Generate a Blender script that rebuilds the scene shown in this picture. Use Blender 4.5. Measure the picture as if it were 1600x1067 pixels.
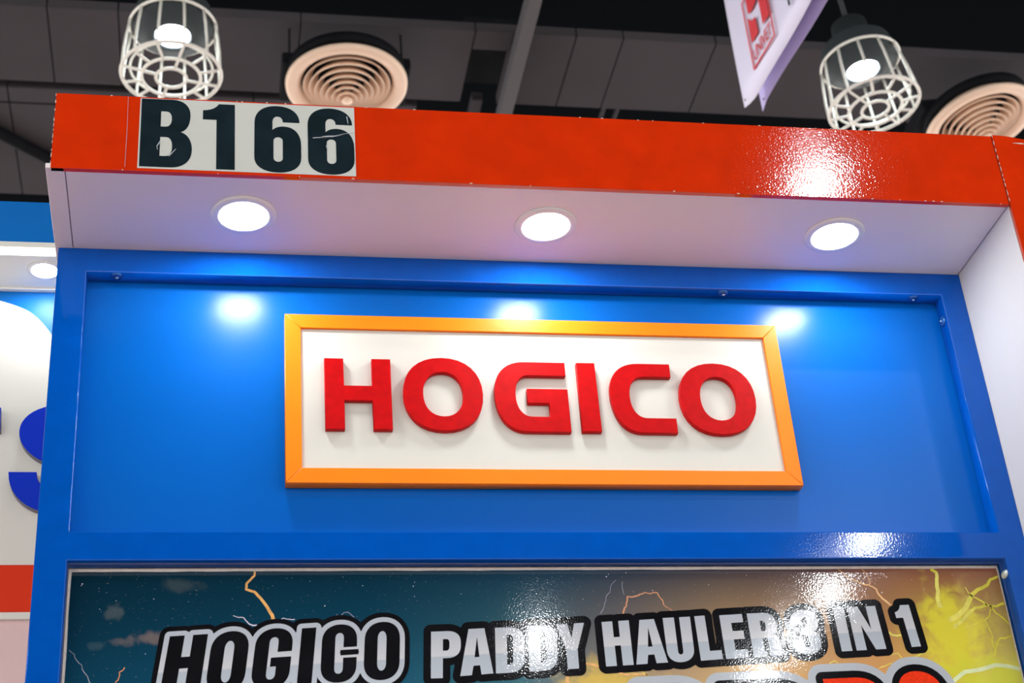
import bpy, bmesh, math, random
import numpy as np
from mathutils import Matrix, Vector

for o in list(bpy.data.objects):
    bpy.data.objects.remove(o, do_unlink=True)
SC = bpy.context.scene
COL = SC.collection
S = 2.85                      # height of the booth soffit above the hall floor

# ------------------------------------------------------------------ camera
CAM_LOC = Vector((0.1919, -1.8032, S - 1.1993))
YAW, PITCH, ROLL = 0.2093, 0.5278, -0.0852
_f = Vector((math.sin(YAW) * math.cos(PITCH), math.cos(YAW) * math.cos(PITCH), math.sin(PITCH)))
_r = Vector((math.cos(YAW), -math.sin(YAW), 0))
_u = _r.cross(_f)
r2 = _r * math.cos(ROLL) + _u * math.sin(ROLL)
u2 = -_r * math.sin(ROLL) + _u * math.cos(ROLL)
cd = bpy.data.cameras.new('camera')
cam = bpy.data.objects.new('camera', cd)
COL.objects.link(cam)
M = Matrix((r2, u2, -_f)).transposed().to_4x4()
M.translation = CAM_LOC
cam.matrix_world = M
cd.sensor_width = 36
cd.lens = 36 * 2581.8 / 1600
cd.clip_end = 200
cd.dof.use_dof = True
cd.dof.focus_distance = 2.25
cd.dof.aperture_fstop = 12
SC.camera = cam

# ------------------------------------------------------------------ world, exposure
w = bpy.data.worlds.new('hall_ambience')
SC.world = w
w.use_nodes = True
w.node_tree.nodes['Background'].inputs[0].default_value = (1.0, 0.985, 0.96, 1)
w.node_tree.nodes['Background'].inputs[1].default_value = 2.6
SC.view_settings.view_transform = 'Standard'
SC.view_settings.look = 'None'
SC.view_settings.gamma = 1
SC.view_settings.use_curve_mapping = False
SC.view_settings.exposure = 0.0
DOWNLIGHT_STRENGTH = 120.0
LAMP_LENS_STRENGTH = 30.0
LAMP_WATTS = 120.0
NEIGHBOUR_STRENGTH = 100.0

# ------------------------------------------------------------------ materials
def mat(name, col, rough=0.5, metal=0.0, spec=0.5, coat=0.0, coat_rough=0.1, bump=None, var=None, emit=None, strength=0):
    """procedural principled material; bump=(scale, slope); var=(scale, amount) mottles the colour"""
    m = bpy.data.materials.new(name)
    m.use_nodes = True
    nt = m.node_tree
    b = nt.nodes['Principled BSDF']
    b.inputs['Base Color'].default_value = (*col, 1)
    b.inputs['Roughness'].default_value = rough
    b.inputs['Metallic'].default_value = metal
    b.inputs['Specular IOR Level'].default_value = spec
    b.inputs['Coat Weight'].default_value = coat
    b.inputs['Coat Roughness'].default_value = coat_rough
    tc = nt.nodes.new('ShaderNodeTexCoord')
    if var:
        n = nt.nodes.new('ShaderNodeTexNoise')
        n.inputs['Scale'].default_value = var[0]
        n.inputs['Detail'].default_value = 6
        nt.links.new(tc.outputs['Object'], n.inputs['Vector'])
        mr = nt.nodes.new('ShaderNodeMapRange')
        mr.inputs['From Min'].default_value = 0.25
        mr.inputs['From Max'].default_value = 0.75
        mr.inputs['To Min'].default_value = 1 - var[1]
        mr.inputs['To Max'].default_value = 1 + var[1]
        nt.links.new(n.outputs['Fac'], mr.inputs['Value'])
        mx = nt.nodes.new('ShaderNodeVectorMath')
        mx.operation = 'SCALE'
        mx.inputs[0].default_value = col
        nt.links.new(mr.outputs[0], mx.inputs['Scale'])
        nt.links.new(mx.outputs[0], b.inputs['Base Color'])
    if bump:
        n2 = nt.nodes.new('ShaderNodeTexNoise')
        n2.inputs['Scale'].default_value = bump[0]
        n2.inputs['Detail'].default_value = bump[2] if len(bump) > 2 else 3
        nt.links.new(tc.outputs['Object'], n2.inputs['Vector'])
        bp = nt.nodes.new('ShaderNodeBump')
        bp.inputs['Strength'].default_value = 1.0
        bp.inputs['Distance'].default_value = 0.22 * bump[1] / bump[0]
        nt.links.new(n2.outputs['Fac'], bp.inputs['Height'])
        nt.links.new(bp.outputs['Normal'], b.inputs['Normal'])
    if emit:
        b.inputs['Emission Color'].default_value = (*emit, 1)
        b.inputs['Emission Strength'].default_value = strength
    return m

MT = {
    'blue_frame': mat('blue_enamel_paint', (0.0005, 0.085, 0.46), 0.06, spec=0.3, bump=(420, 0.045, 0), var=(40, 0.08)),
    'blue_panel': mat('blue_satin_panel', (0.0005, 0.112, 0.49), 0.25, spec=0.19, bump=(900, 0.05), var=(3, 0.06)),
    'red': mat('red_laminate', (0.66, 0.032, 0.003), 0.045, spec=0.45, bump=(480, 0.10, 0), var=(26, 0.10)),
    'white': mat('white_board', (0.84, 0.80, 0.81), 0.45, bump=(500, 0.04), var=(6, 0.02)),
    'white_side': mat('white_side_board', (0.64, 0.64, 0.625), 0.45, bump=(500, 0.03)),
    'joint': mat('dark_joint_filler', (0.03, 0.025, 0.04), 0.8, var=(60, 0.2)),
    'raw_edge': mat('chipped_laminate_edge', (0.75, 0.62, 0.52), 0.7, var=(220, 0.3)),
    'orange': mat('orange_moulding', (0.98, 0.23, 0.006), 0.33, spec=0.25, bump=(400, 0.04), var=(14, 0.05)),
    'sign_white': mat('sign_white_sheet', (0.62, 0.62, 0.565), 0.35, bump=(300, 0.02), var=(5, 0.02)),
    'letter_red': mat('red_cut_acrylic', (0.47, 0.0015, 0.003), 0.42, spec=0.1, bump=(700, 0.10), var=(90, 0.14)),
    'screw': mat('zinc_screw', (0.55, 0.6, 0.66), 0.25, metal=1.0, bump=(300, 0.1)),
    'washer': mat('blue_painted_washer', (0.03, 0.14, 0.42), 0.18, metal=0.5, bump=(300, 0.1)),
    'glue': mat('clear_glue_blob', (0.55, 0.65, 0.6), 0.12, coat=1.0, bump=(120, 0.4)),
    'trim': mat('downlight_trim_white', (0.82, 0.83, 0.84), 0.3, bump=(200, 0.02)),
    'lens': mat('downlight_diffuser', (0.9, 0.9, 0.9), 0.4, bump=(80, 0.02), emit=(0.97, 0.99, 1.0), strength=DOWNLIGHT_STRENGTH),
    'lens_n': mat('neighbour_diffuser', (0.9, 0.9, 0.9), 0.4, bump=(80, 0.02), emit=(0.95, 0.97, 1.0), strength=NEIGHBOUR_STRENGTH),
    'strip': mat('led_strip_cover', (0.9, 0.9, 0.85), 0.4, bump=(80, 0.02), emit=(1.0, 0.98, 0.86), strength=6.0),
    'paper': mat('glossy_white_paper', (0.66, 0.70, 0.66), 0.3, bump=(40, 0.05), var=(10, 0.03)),
    'ink': mat('black_print_ink', (0.010, 0.021, 0.028), 0.22, spec=0.3, bump=(60, 0.08), var=(30, 0.3)),
    'cage': mat('white_wire_guard', (0.85, 0.86, 0.78), 0.4, bump=(120, 0.05)),
    'housing': mat('grey_lamp_housing', (0.035, 0.044, 0.047), 0.5, spec=0.15, bump=(60, 0.05)),
    'lamp_lens': mat('high_bay_lens', (0.9, 0.9, 0.9), 0.4, bump=(80, 0.02), emit=(0.86, 0.95, 1.0), strength=LAMP_LENS_STRENGTH),
    'vent': mat('beige_diffuser_enamel', (0.86, 0.66, 0.50), 0.5, bump=(90, 0.03), var=(6, 0.04)),
    'duct': mat('black_duct', (0.008, 0.009, 0.011), 0.7, spec=0.05, bump=(20, 0.1), var=(8, 0.2)),
    'void': mat('black_ceiling_void', (0.004, 0.005, 0.006), 0.9, spec=0.0, bump=(5, 0.1)),
    'board': mat('dark_grey_ceiling_board', (0.056, 0.053, 0.059), 0.8, spec=0.05, bump=(12, 0.05), var=(1.2, 0.16)),
    'beam': mat('grey_ceiling_beam', (0.10, 0.098, 0.105), 0.7, spec=0.1, bump=(12, 0.05), var=(2, 0.1)),
    'floor': mat('grey_hall_carpet', (0.60, 0.43, 0.40), 0.95, bump=(400, 0.3), var=(3, 0.1)),
    'banner': mat('white_banner_vinyl', (0.66, 0.64, 0.80), 0.5, bump=(9, 0.10)),
    'banner_b': mat('lavender_banner_vinyl', (0.52, 0.46, 0.80), 0.5, bump=(9, 0.10)),
    'banner_red': mat('red_banner_print', (0.60, 0.035, 0.045), 0.5, var=(20, 0.05)),
    'n_blue': mat('neighbour_blue', (0.002, 0.13, 0.46), 0.4, spec=0.2, bump=(100, 0.03), var=(6, 0.08)),
    'n_white': mat('neighbour_white', (0.70, 0.71, 0.66), 0.5, bump=(60, 0.03)),
    'n_soffit': mat('neighbour_soffit_white', (0.90, 0.93, 0.88), 0.5, bump=(60, 0.03)),
    'n_letter': mat('neighbour_letter_blue', (0.002, 0.03, 0.55), 0.35, spec=0.2, bump=(100, 0.02)),
    'n_letter_side': mat('neighbour_letter_edge', (0.16, 0.16, 0.2), 0.6, bump=(100, 0.02)),
    'n_red': mat('neighbour_red', (0.68, 0.035, 0.006), 0.4, spec=0.2, bump=(200, 0.03)),
    'n_white_red_bounce': mat('neighbour_white_red_bounce', (0.72, 0.54, 0.54), 0.6, bump=(100, 0.03)),  # white lower wall, with the red bounce light painted into its colour
    'p_white': mat('print_white_margin', (0.74, 0.68, 0.60), 0.5, var=(150, 0.1)),
    'p_black': mat('print_black', (0.008, 0.008, 0.010), 0.045, spec=0.35, bump=(520, 0.055, 0), var=(30, 0.3)),
    'p_orange_bolt': mat('print_orange_bolt', (0.78, 0.42, 0.13), 0.25, var=(120, 0.3)),
    'p_copper_bolt': mat('print_copper_bolt', (0.62, 0.27, 0.12), 0.25, var=(120, 0.3)),
    'p_pale_bolt': mat('print_pale_bolt', (0.34, 0.36, 0.45), 0.25, var=(120, 0.3)),
    'p_yellow_bolt': mat('print_yellow_bolt', (0.72, 0.66, 0.05), 0.25, var=(90, 0.2)),
    'p_soft_white': mat('print_soft_white_bolt', (0.68, 0.78, 0.42), 0.25, var=(90, 0.1)),
    'p_star': mat('print_star_white', (0.75, 0.72, 0.85), 0.3, var=(90, 0.1)),
    'p_red': mat('print_red', (0.85, 0.045, 0.012), 0.045, spec=0.35, bump=(520, 0.055, 0), var=(300, 0.2)),
    'p_grey': mat('print_grey_outline', (0.48, 0.53, 0.58), 0.045, spec=0.35, bump=(520, 0.055, 0), var=(20, 0.05)),
}

def film_material():
    m = bpy.data.materials.new('clear_tape_film')
    m.use_nodes = True
    nt = m.node_tree
    out = nt.nodes['Material Output']
    nt.nodes.remove(nt.nodes['Principled BSDF'])
    tr = nt.nodes.new('ShaderNodeBsdfTransparent')
    gl = nt.nodes.new('ShaderNodeBsdfGlossy')
    gl.inputs['Roughness'].default_value = 0.05
    mx = nt.nodes.new('ShaderNodeMixShader')
    mx.inputs[0].default_value = 0.03
    tc = nt.nodes.new('ShaderNodeTexCoord')
    n = nt.nodes.new('ShaderNodeTexNoise')
    n.inputs['Scale'].default_value = 55
    n.inputs['Detail'].default_value = 4
    n.inputs['Distortion'].default_value = 1.5
    bp = nt.nodes.new('ShaderNodeBump')
    bp.inputs['Strength'].default_value = 1.0
    bp.inputs['Distance'].default_value = 0.00035
    nt.links.new(tc.outputs['Object'], n.inputs['Vector'])
    nt.links.new(n.outputs['Fac'], bp.inputs['Height'])
    nt.links.new(bp.outputs['Normal'], gl.inputs['Normal'])
    nt.links.new(tr.outputs[0], mx.inputs[1]); nt.links.new(gl.outputs[0], mx.inputs[2])
    nt.links.new(mx.outputs[0], out.inputs['Surface'])
    return m
MT['film'] = film_material()

def silver_material():
    """silver letter print: two flat tones with the printed horizon through the middle of the word"""
    m = bpy.data.materials.new('print_silver_two_tone')
    m.use_nodes = True
    nt = m.node_tree
    b = nt.nodes['Principled BSDF']
    b.inputs['Roughness'].default_value = 0.045
    b.inputs['Specular IOR Level'].default_value = 0.35
    tc = nt.nodes.new('ShaderNodeTexCoord')
    sp = nt.nodes.new('ShaderNodeSeparateXYZ')
    nt.links.new(tc.outputs['Object'], sp.inputs[0])
    # printed horizon: z = S - 0.5405 + 0.0425*(x-0.45)
    mu = nt.nodes.new('ShaderNodeMath'); mu.operation = 'MULTIPLY_ADD'
    mu.inputs[1].default_value = -0.0460
    mu.inputs[2].default_value = -(S - 0.5405) + 0.0460 * 0.45
    nt.links.new(sp.outputs['X'], mu.inputs[0])
    ad = nt.nodes.new('ShaderNodeMath'); ad.operation = 'ADD'
    nt.links.new(sp.outputs['Z'], ad.inputs[0]); nt.links.new(mu.outputs[0], ad.inputs[1])
    mr = nt.nodes.new('ShaderNodeMapRange')
    mr.inputs['From Min'].default_value = -0.03; mr.inputs['From Max'].default_value = 0.03
    nt.links.new(ad.outputs[0], mr.inputs['Value'])
    cr = nt.nodes.new('ShaderNodeValToRGB')
    e = cr.color_ramp.elements
    e[0].position = 0.0; e[0].color = (0.50, 0.56, 0.62, 1)
    e[1].position = 1.0; e[1].color = (0.50, 0.55, 0.62, 1)
    for p, c in ((0.49, (0.45, 0.51, 0.58, 1)), (0.51, (0.62, 0.64, 0.67, 1))):
        x = e.new(p); x.color = c
    nt.links.new(mr.outputs[0], cr.inputs[0])
    nt.links.new(cr.outputs[0], b.inputs['Base Color'])
    n2 = nt.nodes.new('ShaderNodeTexNoise'); n2.inputs['Scale'].default_value = 520; n2.inputs['Detail'].default_value = 0
    nt.links.new(tc.outputs['Object'], n2.inputs['Vector'])
    bp = nt.nodes.new('ShaderNodeBump'); bp.inputs['Strength'].default_value = 1.0; bp.inputs['Distance'].default_value = 0.0121 / 520
    nt.links.new(n2.outputs['Fac'], bp.inputs['Height']); nt.links.new(bp.outputs['Normal'], b.inputs['Normal'])
    return m
MT['p_silver'] = silver_material()

def print_material():
    """night sky turning to orange and yellow flash: the printed picture of the poster"""
    m = bpy.data.materials.new('poster_print')
    m.use_nodes = True
    nt = m.node_tree
    L = nt.links.new
    b = nt.nodes['Principled BSDF']
    b.inputs['Roughness'].default_value = 0.045
    b.inputs['Specular IOR Level'].default_value = 0.35
    tc = nt.nodes.new('ShaderNodeTexCoord')
    sp = nt.nodes.new('ShaderNodeSeparateXYZ')
    L(tc.outputs['Object'], sp.inputs[0])
    def rng(sock, a, c):
        r = nt.nodes.new('ShaderNodeMapRange')
        r.inputs['From Min'].default_value = a; r.inputs['From Max'].default_value = c
        L(sock, r.inputs['Value']); return r.outputs[0]
    u = rng(sp.outputs['X'], 0.036, 1.187)
    v = rng(sp.outputs['Z'], S - 0.43, S - 0.58)
    def ramp(sock, stops):
        c = nt.nodes.new('ShaderNodeValToRGB')
        e = c.color_ramp.elements
        e[0].position, e[0].color = stops[0][0], (*stops[0][1], 1)
        e[1].position, e[1].color = stops[-1][0], (*stops[-1][1], 1)
        for p, k in stops[1:-1]:
            x = e.new(p); x.color = (*k, 1)
        L(sock, c.inputs[0]); return c.outputs[0]
    top = ramp(u, [(0.0, (0.003, 0.022, 0.040)), (0.30, (0.004, 0.030, 0.055)), (0.50, (0.010, 0.045, 0.085)), (0.62, (0.034, 0.045, 0.070)), (0.78, (0.090, 0.058, 0.064)), (0.88, (0.27, 0.110, 0.068)), (1.0, (0.29, 0.098, 0.056))])
    bot = ramp(u, [(0.0, (0.006, 0.055, 0.105)), (0.30, (0.008, 0.085, 0.16)), (0.45, (0.045, 0.16, 0.20)), (0.56, (0.30, 0.25, 0.21)), (0.68, (0.70, 0.46, 0.20)), (0.84, (0.72, 0.38, 0.14)), (0.93, (0.70, 0.55, 0.09)), (1.0, (0.66, 0.60, 0.12))])
    mx = nt.nodes.new('ShaderNodeMix'); mx.data_type = 'RGBA'
    L(v, mx.inputs['Factor']); L(top, mx.inputs['A']); L(bot, mx.inputs['B'])
    # yellow flash with ragged edge
    n = nt.nodes.new('ShaderNodeTexNoise'); n.inputs['Scale'].default_value = 48; n.inputs['Detail'].default_value = 9; n.inputs['Distortion'].default_value = 0.6
    L(tc.outputs['Object'], n.inputs['Vector'])
    def blob(cx, cz, rx, rz, noise):
        c = nt.nodes.new('ShaderNodeVectorMath'); c.operation = 'SUBTRACT'; c.inputs[1].default_value = (cx, 0, S + cz)
        L(tc.outputs['Object'], c.inputs[0])
        d = nt.nodes.new('ShaderNodeVectorMath'); d.operation = 'MULTIPLY'; d.inputs[1].default_value = (1 / rx, 0, 1 / rz)
        L(c.outputs[0], d.inputs[0])
        le = nt.nodes.new('ShaderNodeVectorMath'); le.operation = 'LENGTH'
        L(d.outputs[0], le.inputs[0])
        a = nt.nodes.new('ShaderNodeMath'); a.operation = 'MULTIPLY_ADD'; a.inputs[1].default_value = noise
        L(n.outputs['Fac'], a.inputs[0]); L(le.outputs['Value'], a.inputs[2])
        r = nt.nodes.new('ShaderNodeMapRange'); r.interpolation_type = 'SMOOTHSTEP'
        r.inputs['From Min'].default_value = 1.0 + noise * 0.5; r.inputs['From Max'].default_value = 0.25 + noise * 0.5
        L(a.outputs[0], r.inputs['Value']); return r.outputs[0]
    cur = mx.outputs['Result']
    for (cx, cz, rx, rz, nz, colr) in ((1.105, -0.522, 0.070, 0.080, 1.5, (0.76, 0.69, 0.06)),
                                      (1.150, -0.60, 0.10, 0.075, 1.0, (0.66, 0.68, 0.06)),
                                      (0.66, -0.585, 0.09, 0.05, 1.2, (0.70, 0.50, 0.12)),
                                      (0.087, -0.482, 0.017, 0.010, 2.6, (0.055, 0.085, 0.105)),
                                      (0.133, -0.514, 0.030, 0.010, 2.4, (0.15, 0.13, 0.135)),
                                      (0.100, -0.517, 0.016, 0.007, 2.4, (0.10, 0.105, 0.12)),
                                      (0.072, -0.522, 0.016, 0.007, 2.4, (0.03, 0.075, 0.11)),
                                      (0.165, -0.449, 0.030, 0.012, 1.4, (0.035, 0.06, 0.075))):
        k = nt.nodes.new('ShaderNodeMix'); k.data_type = 'RGBA'
        L(blob(cx, cz, rx, rz, nz), k.inputs['Factor']); L(cur, k.inputs['A']); k.inputs['B'].default_value = (*colr, 1)
        cur = k.outputs['Result']
    # speckle of the star field
    vo = nt.nodes.new('ShaderNodeTexNoise'); vo.inputs['Scale'].default_value = 420; vo.inputs['Detail'].default_value = 2
    L(tc.outputs['Object'], vo.inputs['Vector'])
    st = nt.nodes.new('ShaderNodeMapRange'); st.inputs['From Min'].default_value = 0.70; st.inputs['From Max'].default_value = 0.80; st.inputs['To Max'].default_value = 0.55
    L(vo.outputs['Fac'], st.inputs['Value'])
    k = nt.nodes.new('ShaderNodeMix'); k.data_type = 'RGBA'
    L(st.outputs[0], k.inputs['Factor']); L(cur, k.inputs['A']); k.inputs['B'].default_value = (0.6, 0.5, 0.45, 1)
    L(k.outputs['Result'], b.inputs['Base Color'])
    n2 = nt.nodes.new('ShaderNodeTexNoise'); n2.inputs['Scale'].default_value = 520; n2.inputs['Detail'].default_value = 0
    L(tc.outputs['Object'], n2.inputs['Vector'])
    bp = nt.nodes.new('ShaderNodeBump'); bp.inputs['Strength'].default_value = 1.0; bp.inputs['Distance'].default_value = 0.0121 / 520
    L(n2.outputs['Fac'], bp.inputs['Height']); L(bp.outputs['Normal'], b.inputs['Normal'])
    return m
MT['p_print'] = print_material()

# ------------------------------------------------------------------ helpers
def link(name, me, m=None, parent=None):
    o = bpy.data.objects.new(name, me)
    COL.objects.link(o)
    if m:
        me.materials.append(MT[m])
    if parent:
        o.parent = parent
        o.matrix_parent_inverse = Matrix.Translation(-parent.location)
    return o

def tag(o, label, cat, group=None):
    o['label'] = label
    o['category'] = cat
    if group:
        o['group'] = group
    return o

def thing(name, loc, label, cat, group=None):
    o = bpy.data.objects.new(name, None)
    o.empty_display_size = 0.05
    COL.objects.link(o)
    o.location = loc
    return tag(o, label, cat, group)

def structure(o):
    o['kind'] = 'structure'
    return o

def box_mesh(lo, hi, bevel=0.0):
    me = bpy.data.meshes.new('m')
    bm = bmesh.new()
    bmesh.ops.create_cube(bm, size=1)
    for v in bm.verts:
        v.co = Vector([lo[i] + (v.co[i] + 0.5) * (hi[i] - lo[i]) for i in range(3)])
    if bevel:
        bmesh.ops.bevel(bm, geom=bm.edges[:], offset=bevel, segments=2, affect='EDGES', profile=0.5)
    bm.to_mesh(me); bm.free()
    return me

def box(name, lo, hi, m, parent=None, bevel=0.0):
    return link(name, box_mesh(lo, hi, bevel), m, parent)

def curve_pts(path, k=0.62, n=8):
    """(x, y) = straight to; (cx, cy, x, y) = round the corner (cx, cy)"""
    out = []
    for p in path:
        if len(p) == 2:
            out.append((float(p[0]), float(p[1])))
        else:
            x0, y0 = out[-1]
            cx, cy, x1, y1 = p
            ax, ay = x0 + (cx - x0) * k, y0 + (cy - y0) * k
            bx, by = x1 + (cx - x1) * k, y1 + (cy - y1) * k
            for i in range(1, n + 1):
                t = i / n; s = 1 - t
                out.append((s**3*x0 + 3*s*s*t*ax + 3*s*t*t*bx + t**3*x1, s**3*y0 + 3*s*s*t*ay + 3*s*t*t*by + t**3*y1))
    if abs(out[0][0] - out[-1][0]) < 1e-7 and abs(out[0][1] - out[-1][1]) < 1e-7:
        out.pop()
    return out

def oval(cx, cy, rx, ry, k=0.62, n=8):
    return curve_pts([(cx - rx, cy), (cx - rx, cy + ry, cx, cy + ry), (cx + rx, cy + ry, cx + rx, cy), (cx + rx, cy - ry, cx, cy - ry), (cx - rx, cy - ry, cx - rx, cy)], k, n)

def slot(x0, x1, y0, y1):
    r = (x1 - x0) / 2
    return curve_pts([(x0, y0 + r), (x0, y1 - r), (x0, y1, x0 + r, y1), (x1, y1, x1, y1 - r), (x1, y0 + r), (x1, y0, x0 + r, y0), (x0, y0, x0, y0 + r)], 0.56, 6)

def plate_mesh(loops, yf, thick, bevel=0.0, flat=False):
    """loops of (x, z) in metres (holes by even-odd), front face at y = yf, going back by thick"""
    c = bpy.data.curves.new('c', 'CURVE')
    c.dimensions = '2D'
    c.fill_mode = 'BOTH' if not flat else 'FRONT'
    if not flat:
        c.extrude = max(thick / 2 - bevel, 1e-5)
        c.bevel_depth = bevel
        c.bevel_resolution = 1
        c.offset = -bevel
    else:
        c.fill_mode = 'BOTH'
    for lp in loops:
        s = c.splines.new('POLY')
        s.points.add(len(lp) - 1)
        s.points.foreach_set('co', [q for (x, y) in lp for q in (x, y, 0, 1)])
        s.use_cyclic_u = True
    o = bpy.data.objects.new('tmp', c)
    me = bpy.data.meshes.new_from_object(o)
    bpy.data.objects.remove(o); bpy.data.curves.remove(c)
    yc = yf if flat else yf + thick / 2
    n = len(me.vertices)
    a = np.empty(n * 3); me.vertices.foreach_get('co', a); a = a.reshape(-1, 3)
    b = np.stack([a[:, 0], yc - a[:, 2], a[:, 1] + S], 1)
    me.vertices.foreach_set('co', b.ravel())
    me.update()
    return me

def plate(name, loops, yf, thick, m, parent=None, bevel=0.0, flat=False):
    return link(name, plate_mesh(loops, yf, thick, bevel, flat), m, parent)

def rect(x0, x1, z0, z1):
    return [(x0, z0), (x1, z0), (x1, z1), (x0, z1)]

def mm(path):
    return [tuple(v / 1000 for v in p) for p in path]

def lathe_mesh(profile, seg=48, smooth=True, centre=(0, 0, 0)):
    """profile of (radius, z)"""
    me = bpy.data.meshes.new('m')
    vs, fs = [], []
    n = len(profile)
    for i in range(seg):
        a = 2 * math.pi * i / seg
        for r, z in profile:
            vs.append((centre[0] + r * math.cos(a), centre[1] + r * math.sin(a), centre[2] + z))
    for i in range(seg):
        j = (i + 1) % seg
        for k in range(n - 1):
            fs.append((i*n+k, j*n+k, j*n+k+1, i*n+k+1))
    me.from_pydata(vs, [], fs)
    bm = bmesh.new(); bm.from_mesh(me)
    bmesh.ops.remove_doubles(bm, verts=bm.verts, dist=1e-6)
    bmesh.ops.recalc_face_normals(bm, faces=bm.faces)
    bm.to_mesh(me); bm.free()
    if smooth:
        me.shade_auto_smooth() if hasattr(me, 'shade_auto_smooth') else None
        for p in me.polygons: p.use_smooth = True
    return me

def tube_mesh(pts, r, seg=8, closed=False):
    me = bpy.data.meshes.new('m')
    P = [Vector(p) for p in pts]
    n = len(P)
    vs, fs = [], []
    for i in range(n):
        a = P[(i - 1) % n] if (closed or i) else P[i]
        b = P[(i + 1) % n] if (closed or i < n - 1) else P[i]
        t = (b - a).normalized()
        ref = Vector((0, 0, 1)) if abs(t.z) < 0.9 else Vector((1, 0, 0))
        s = t.cross(ref).normalized(); q = s.cross(t)
        for k in range(seg):
            an = 2 * math.pi * k / seg
            vs.append(P[i] + (s * math.cos(an) + q * math.sin(an)) * r)
    for i in range(n if closed else n - 1):
        j = (i + 1) % n
        for k in range(seg):
            l = (k + 1) % seg
            fs.append((i*seg+k, j*seg+k, j*seg+l, i*seg+l))
    if not closed:
        fs.append(tuple(range(seg - 1, -1, -1))); fs.append(tuple((n-1)*seg + k for k in range(seg)))
    me.from_pydata(vs, [], fs)
    bm = bmesh.new(); bm.from_mesh(me); bmesh.ops.recalc_face_normals(bm, faces=bm.faces); bm.to_mesh(me); bm.free()
    for p in me.polygons: p.use_smooth = True
    return me

def ring(r, z, n=40):
    return [(r * math.cos(2*math.pi*i/n), r * math.sin(2*math.pi*i/n), z) for i in range(n)]

def ribbon(pts, w0, w1=None):
    """outline of a stroke along pts, width tapering from w0 to w1"""
    w1 = w0 if w1 is None else w1
    n = len(pts)
    Lp, Rp = [], []
    for i in range(n):
        a = pts[max(i - 1, 0)]; b = pts[min(i + 1, n - 1)]
        dx, dy = b[0] - a[0], b[1] - a[1]
        d = math.hypot(dx, dy) or 1
        w = (w0 + (w1 - w0) * i / (n - 1)) / 2
        Lp.append((pts[i][0] - dy / d * w, pts[i][1] + dx / d * w))
        Rp.append((pts[i][0] + dy / d * w, pts[i][1] - dx / d * w))
    return Lp + Rp[::-1]

def jag(pts, rnd, amt, levels=2):
    for _ in range(levels):
        out = [pts[0]]
        for a, b in zip(pts, pts[1:]):
            d = math.hypot(b[0] - a[0], b[1] - a[1])
            t = rnd.uniform(-amt, amt) * d
            nx, ny = -(b[1] - a[1]) / (d or 1), (b[0] - a[0]) / (d or 1)
            out += [((a[0] + b[0]) / 2 + nx * t, (a[1] + b[1]) / 2 + ny * t), b]
        pts = out
    return pts

# --- offset outlines of print letters (distance field + marching squares)
def offset_loops(loops, d, step=0.0012):
    seg = []
    for lp in loops:
        for a, b in zip(lp, lp[1:] + lp[:1]):
            seg.append((*a, *b))
    seg = np.array(seg)
    lo = seg[:, :2].min(0) - d - 3 * step
    hi = seg[:, :2].max(0) + d + 3 * step
    xs = np.arange(lo[0], hi[0], step); ys = np.arange(lo[1], hi[1], step)
    X, Y = np.meshgrid(xs, ys, indexing='ij')
    D = np.full(X.shape, 1e9); inside = np.zeros(X.shape, bool)
    for x0, y0, x1, y1 in seg:
        ex, ey = x1 - x0, y1 - y0
        L2 = ex*ex + ey*ey + 1e-18
        t = np.clip(((X - x0) * ex + (Y - y0) * ey) / L2, 0, 1)
        D = np.minimum(D, np.hypot(X - x0 - t * ex, Y - y0 - t * ey))
        c = (y0 > Y) != (y1 > Y)
        with np.errstate(divide='ignore', invalid='ignore'):
            inside ^= c & (X < (x1 - x0) * (Y - y0) / (y1 - y0 if y1 != y0 else 1e-18) + x0)
    F = np.where(inside, -D, D) - d
    nxt = {}
    nx, ny = F.shape
    neg = F < 0
    mixed = np.argwhere((neg[:-1, :-1] != neg[1:, :-1]) | (neg[:-1, :-1] != neg[:-1, 1:]) | (neg[:-1, :-1] != neg[1:, 1:]))
    pos = {}
    def ept(i, j, h):
        key = (i, j, h)
        if key not in pos:
            a = F[i, j]; b = F[i+1, j] if h == 0 else F[i, j+1]
            t = a / (a - b)
            pos[key] = (xs[i] + (t * step if h == 0 else 0), ys[j] + (t * step if h == 1 else 0))
        return key
    for i, j in mixed:
        c = [neg[i, j], neg[i+1, j], neg[i+1, j+1], neg[i, j+1]]
        E = [(i, j, 0), (i+1, j, 1), (i, j+1, 0), (i, j, 1)]
        ins, outs = [], []
        for k in range(4):
            a, b = c[k], c[(k+1) % 4]
            if a and not b: outs.append(k)
            if b and not a: ins.append(k)
        if len(outs) == 1:
            nxt[ept(*E[outs[0]])] = ept(*E[ins[0]])
        else:
            for k in outs:
                m_ = (k + 3) % 4
                if m_ not in ins: m_ = (k + 1) % 4
                nxt[ept(*E[k])] = ept(*E[m_])
    res = []
    left = set(nxt)
    while left:
        s = next(iter(left)); lp = []; k = s
        while k in left:
            left.discard(k); lp.append(pos[k]); k = nxt.get(k)
            if k is None: break
        if len(lp) > 8:
            # thin out nearly collinear points
            out = []
            for a in range(len(lp)):
                p0, p1, p2 = lp[a-1], lp[a], lp[(a+1) % len(lp)]
                if abs((p1[0]-p0[0])*(p2[1]-p0[1]) - (p1[1]-p0[1])*(p2[0]-p0[0])) > 2e-9 or a % 6 == 0:
                    out.append(p1)
            area = sum(out[i-1][0]*out[i][1]-out[i][0]*out[i-1][1] for i in range(len(out)))/2
            if abs(area) > 4e-6:
                res.append(out)
    return res

# ================================================================== the hall
structure(box('floor', (-14, -22, -0.1), (16, 14, 0.0), 'floor'))
ceil = structure(box('ceiling', (-14, -30, S + 6.2), (16, 14, S + 6.4), 'void'))

ZC = S + 4.6
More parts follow.
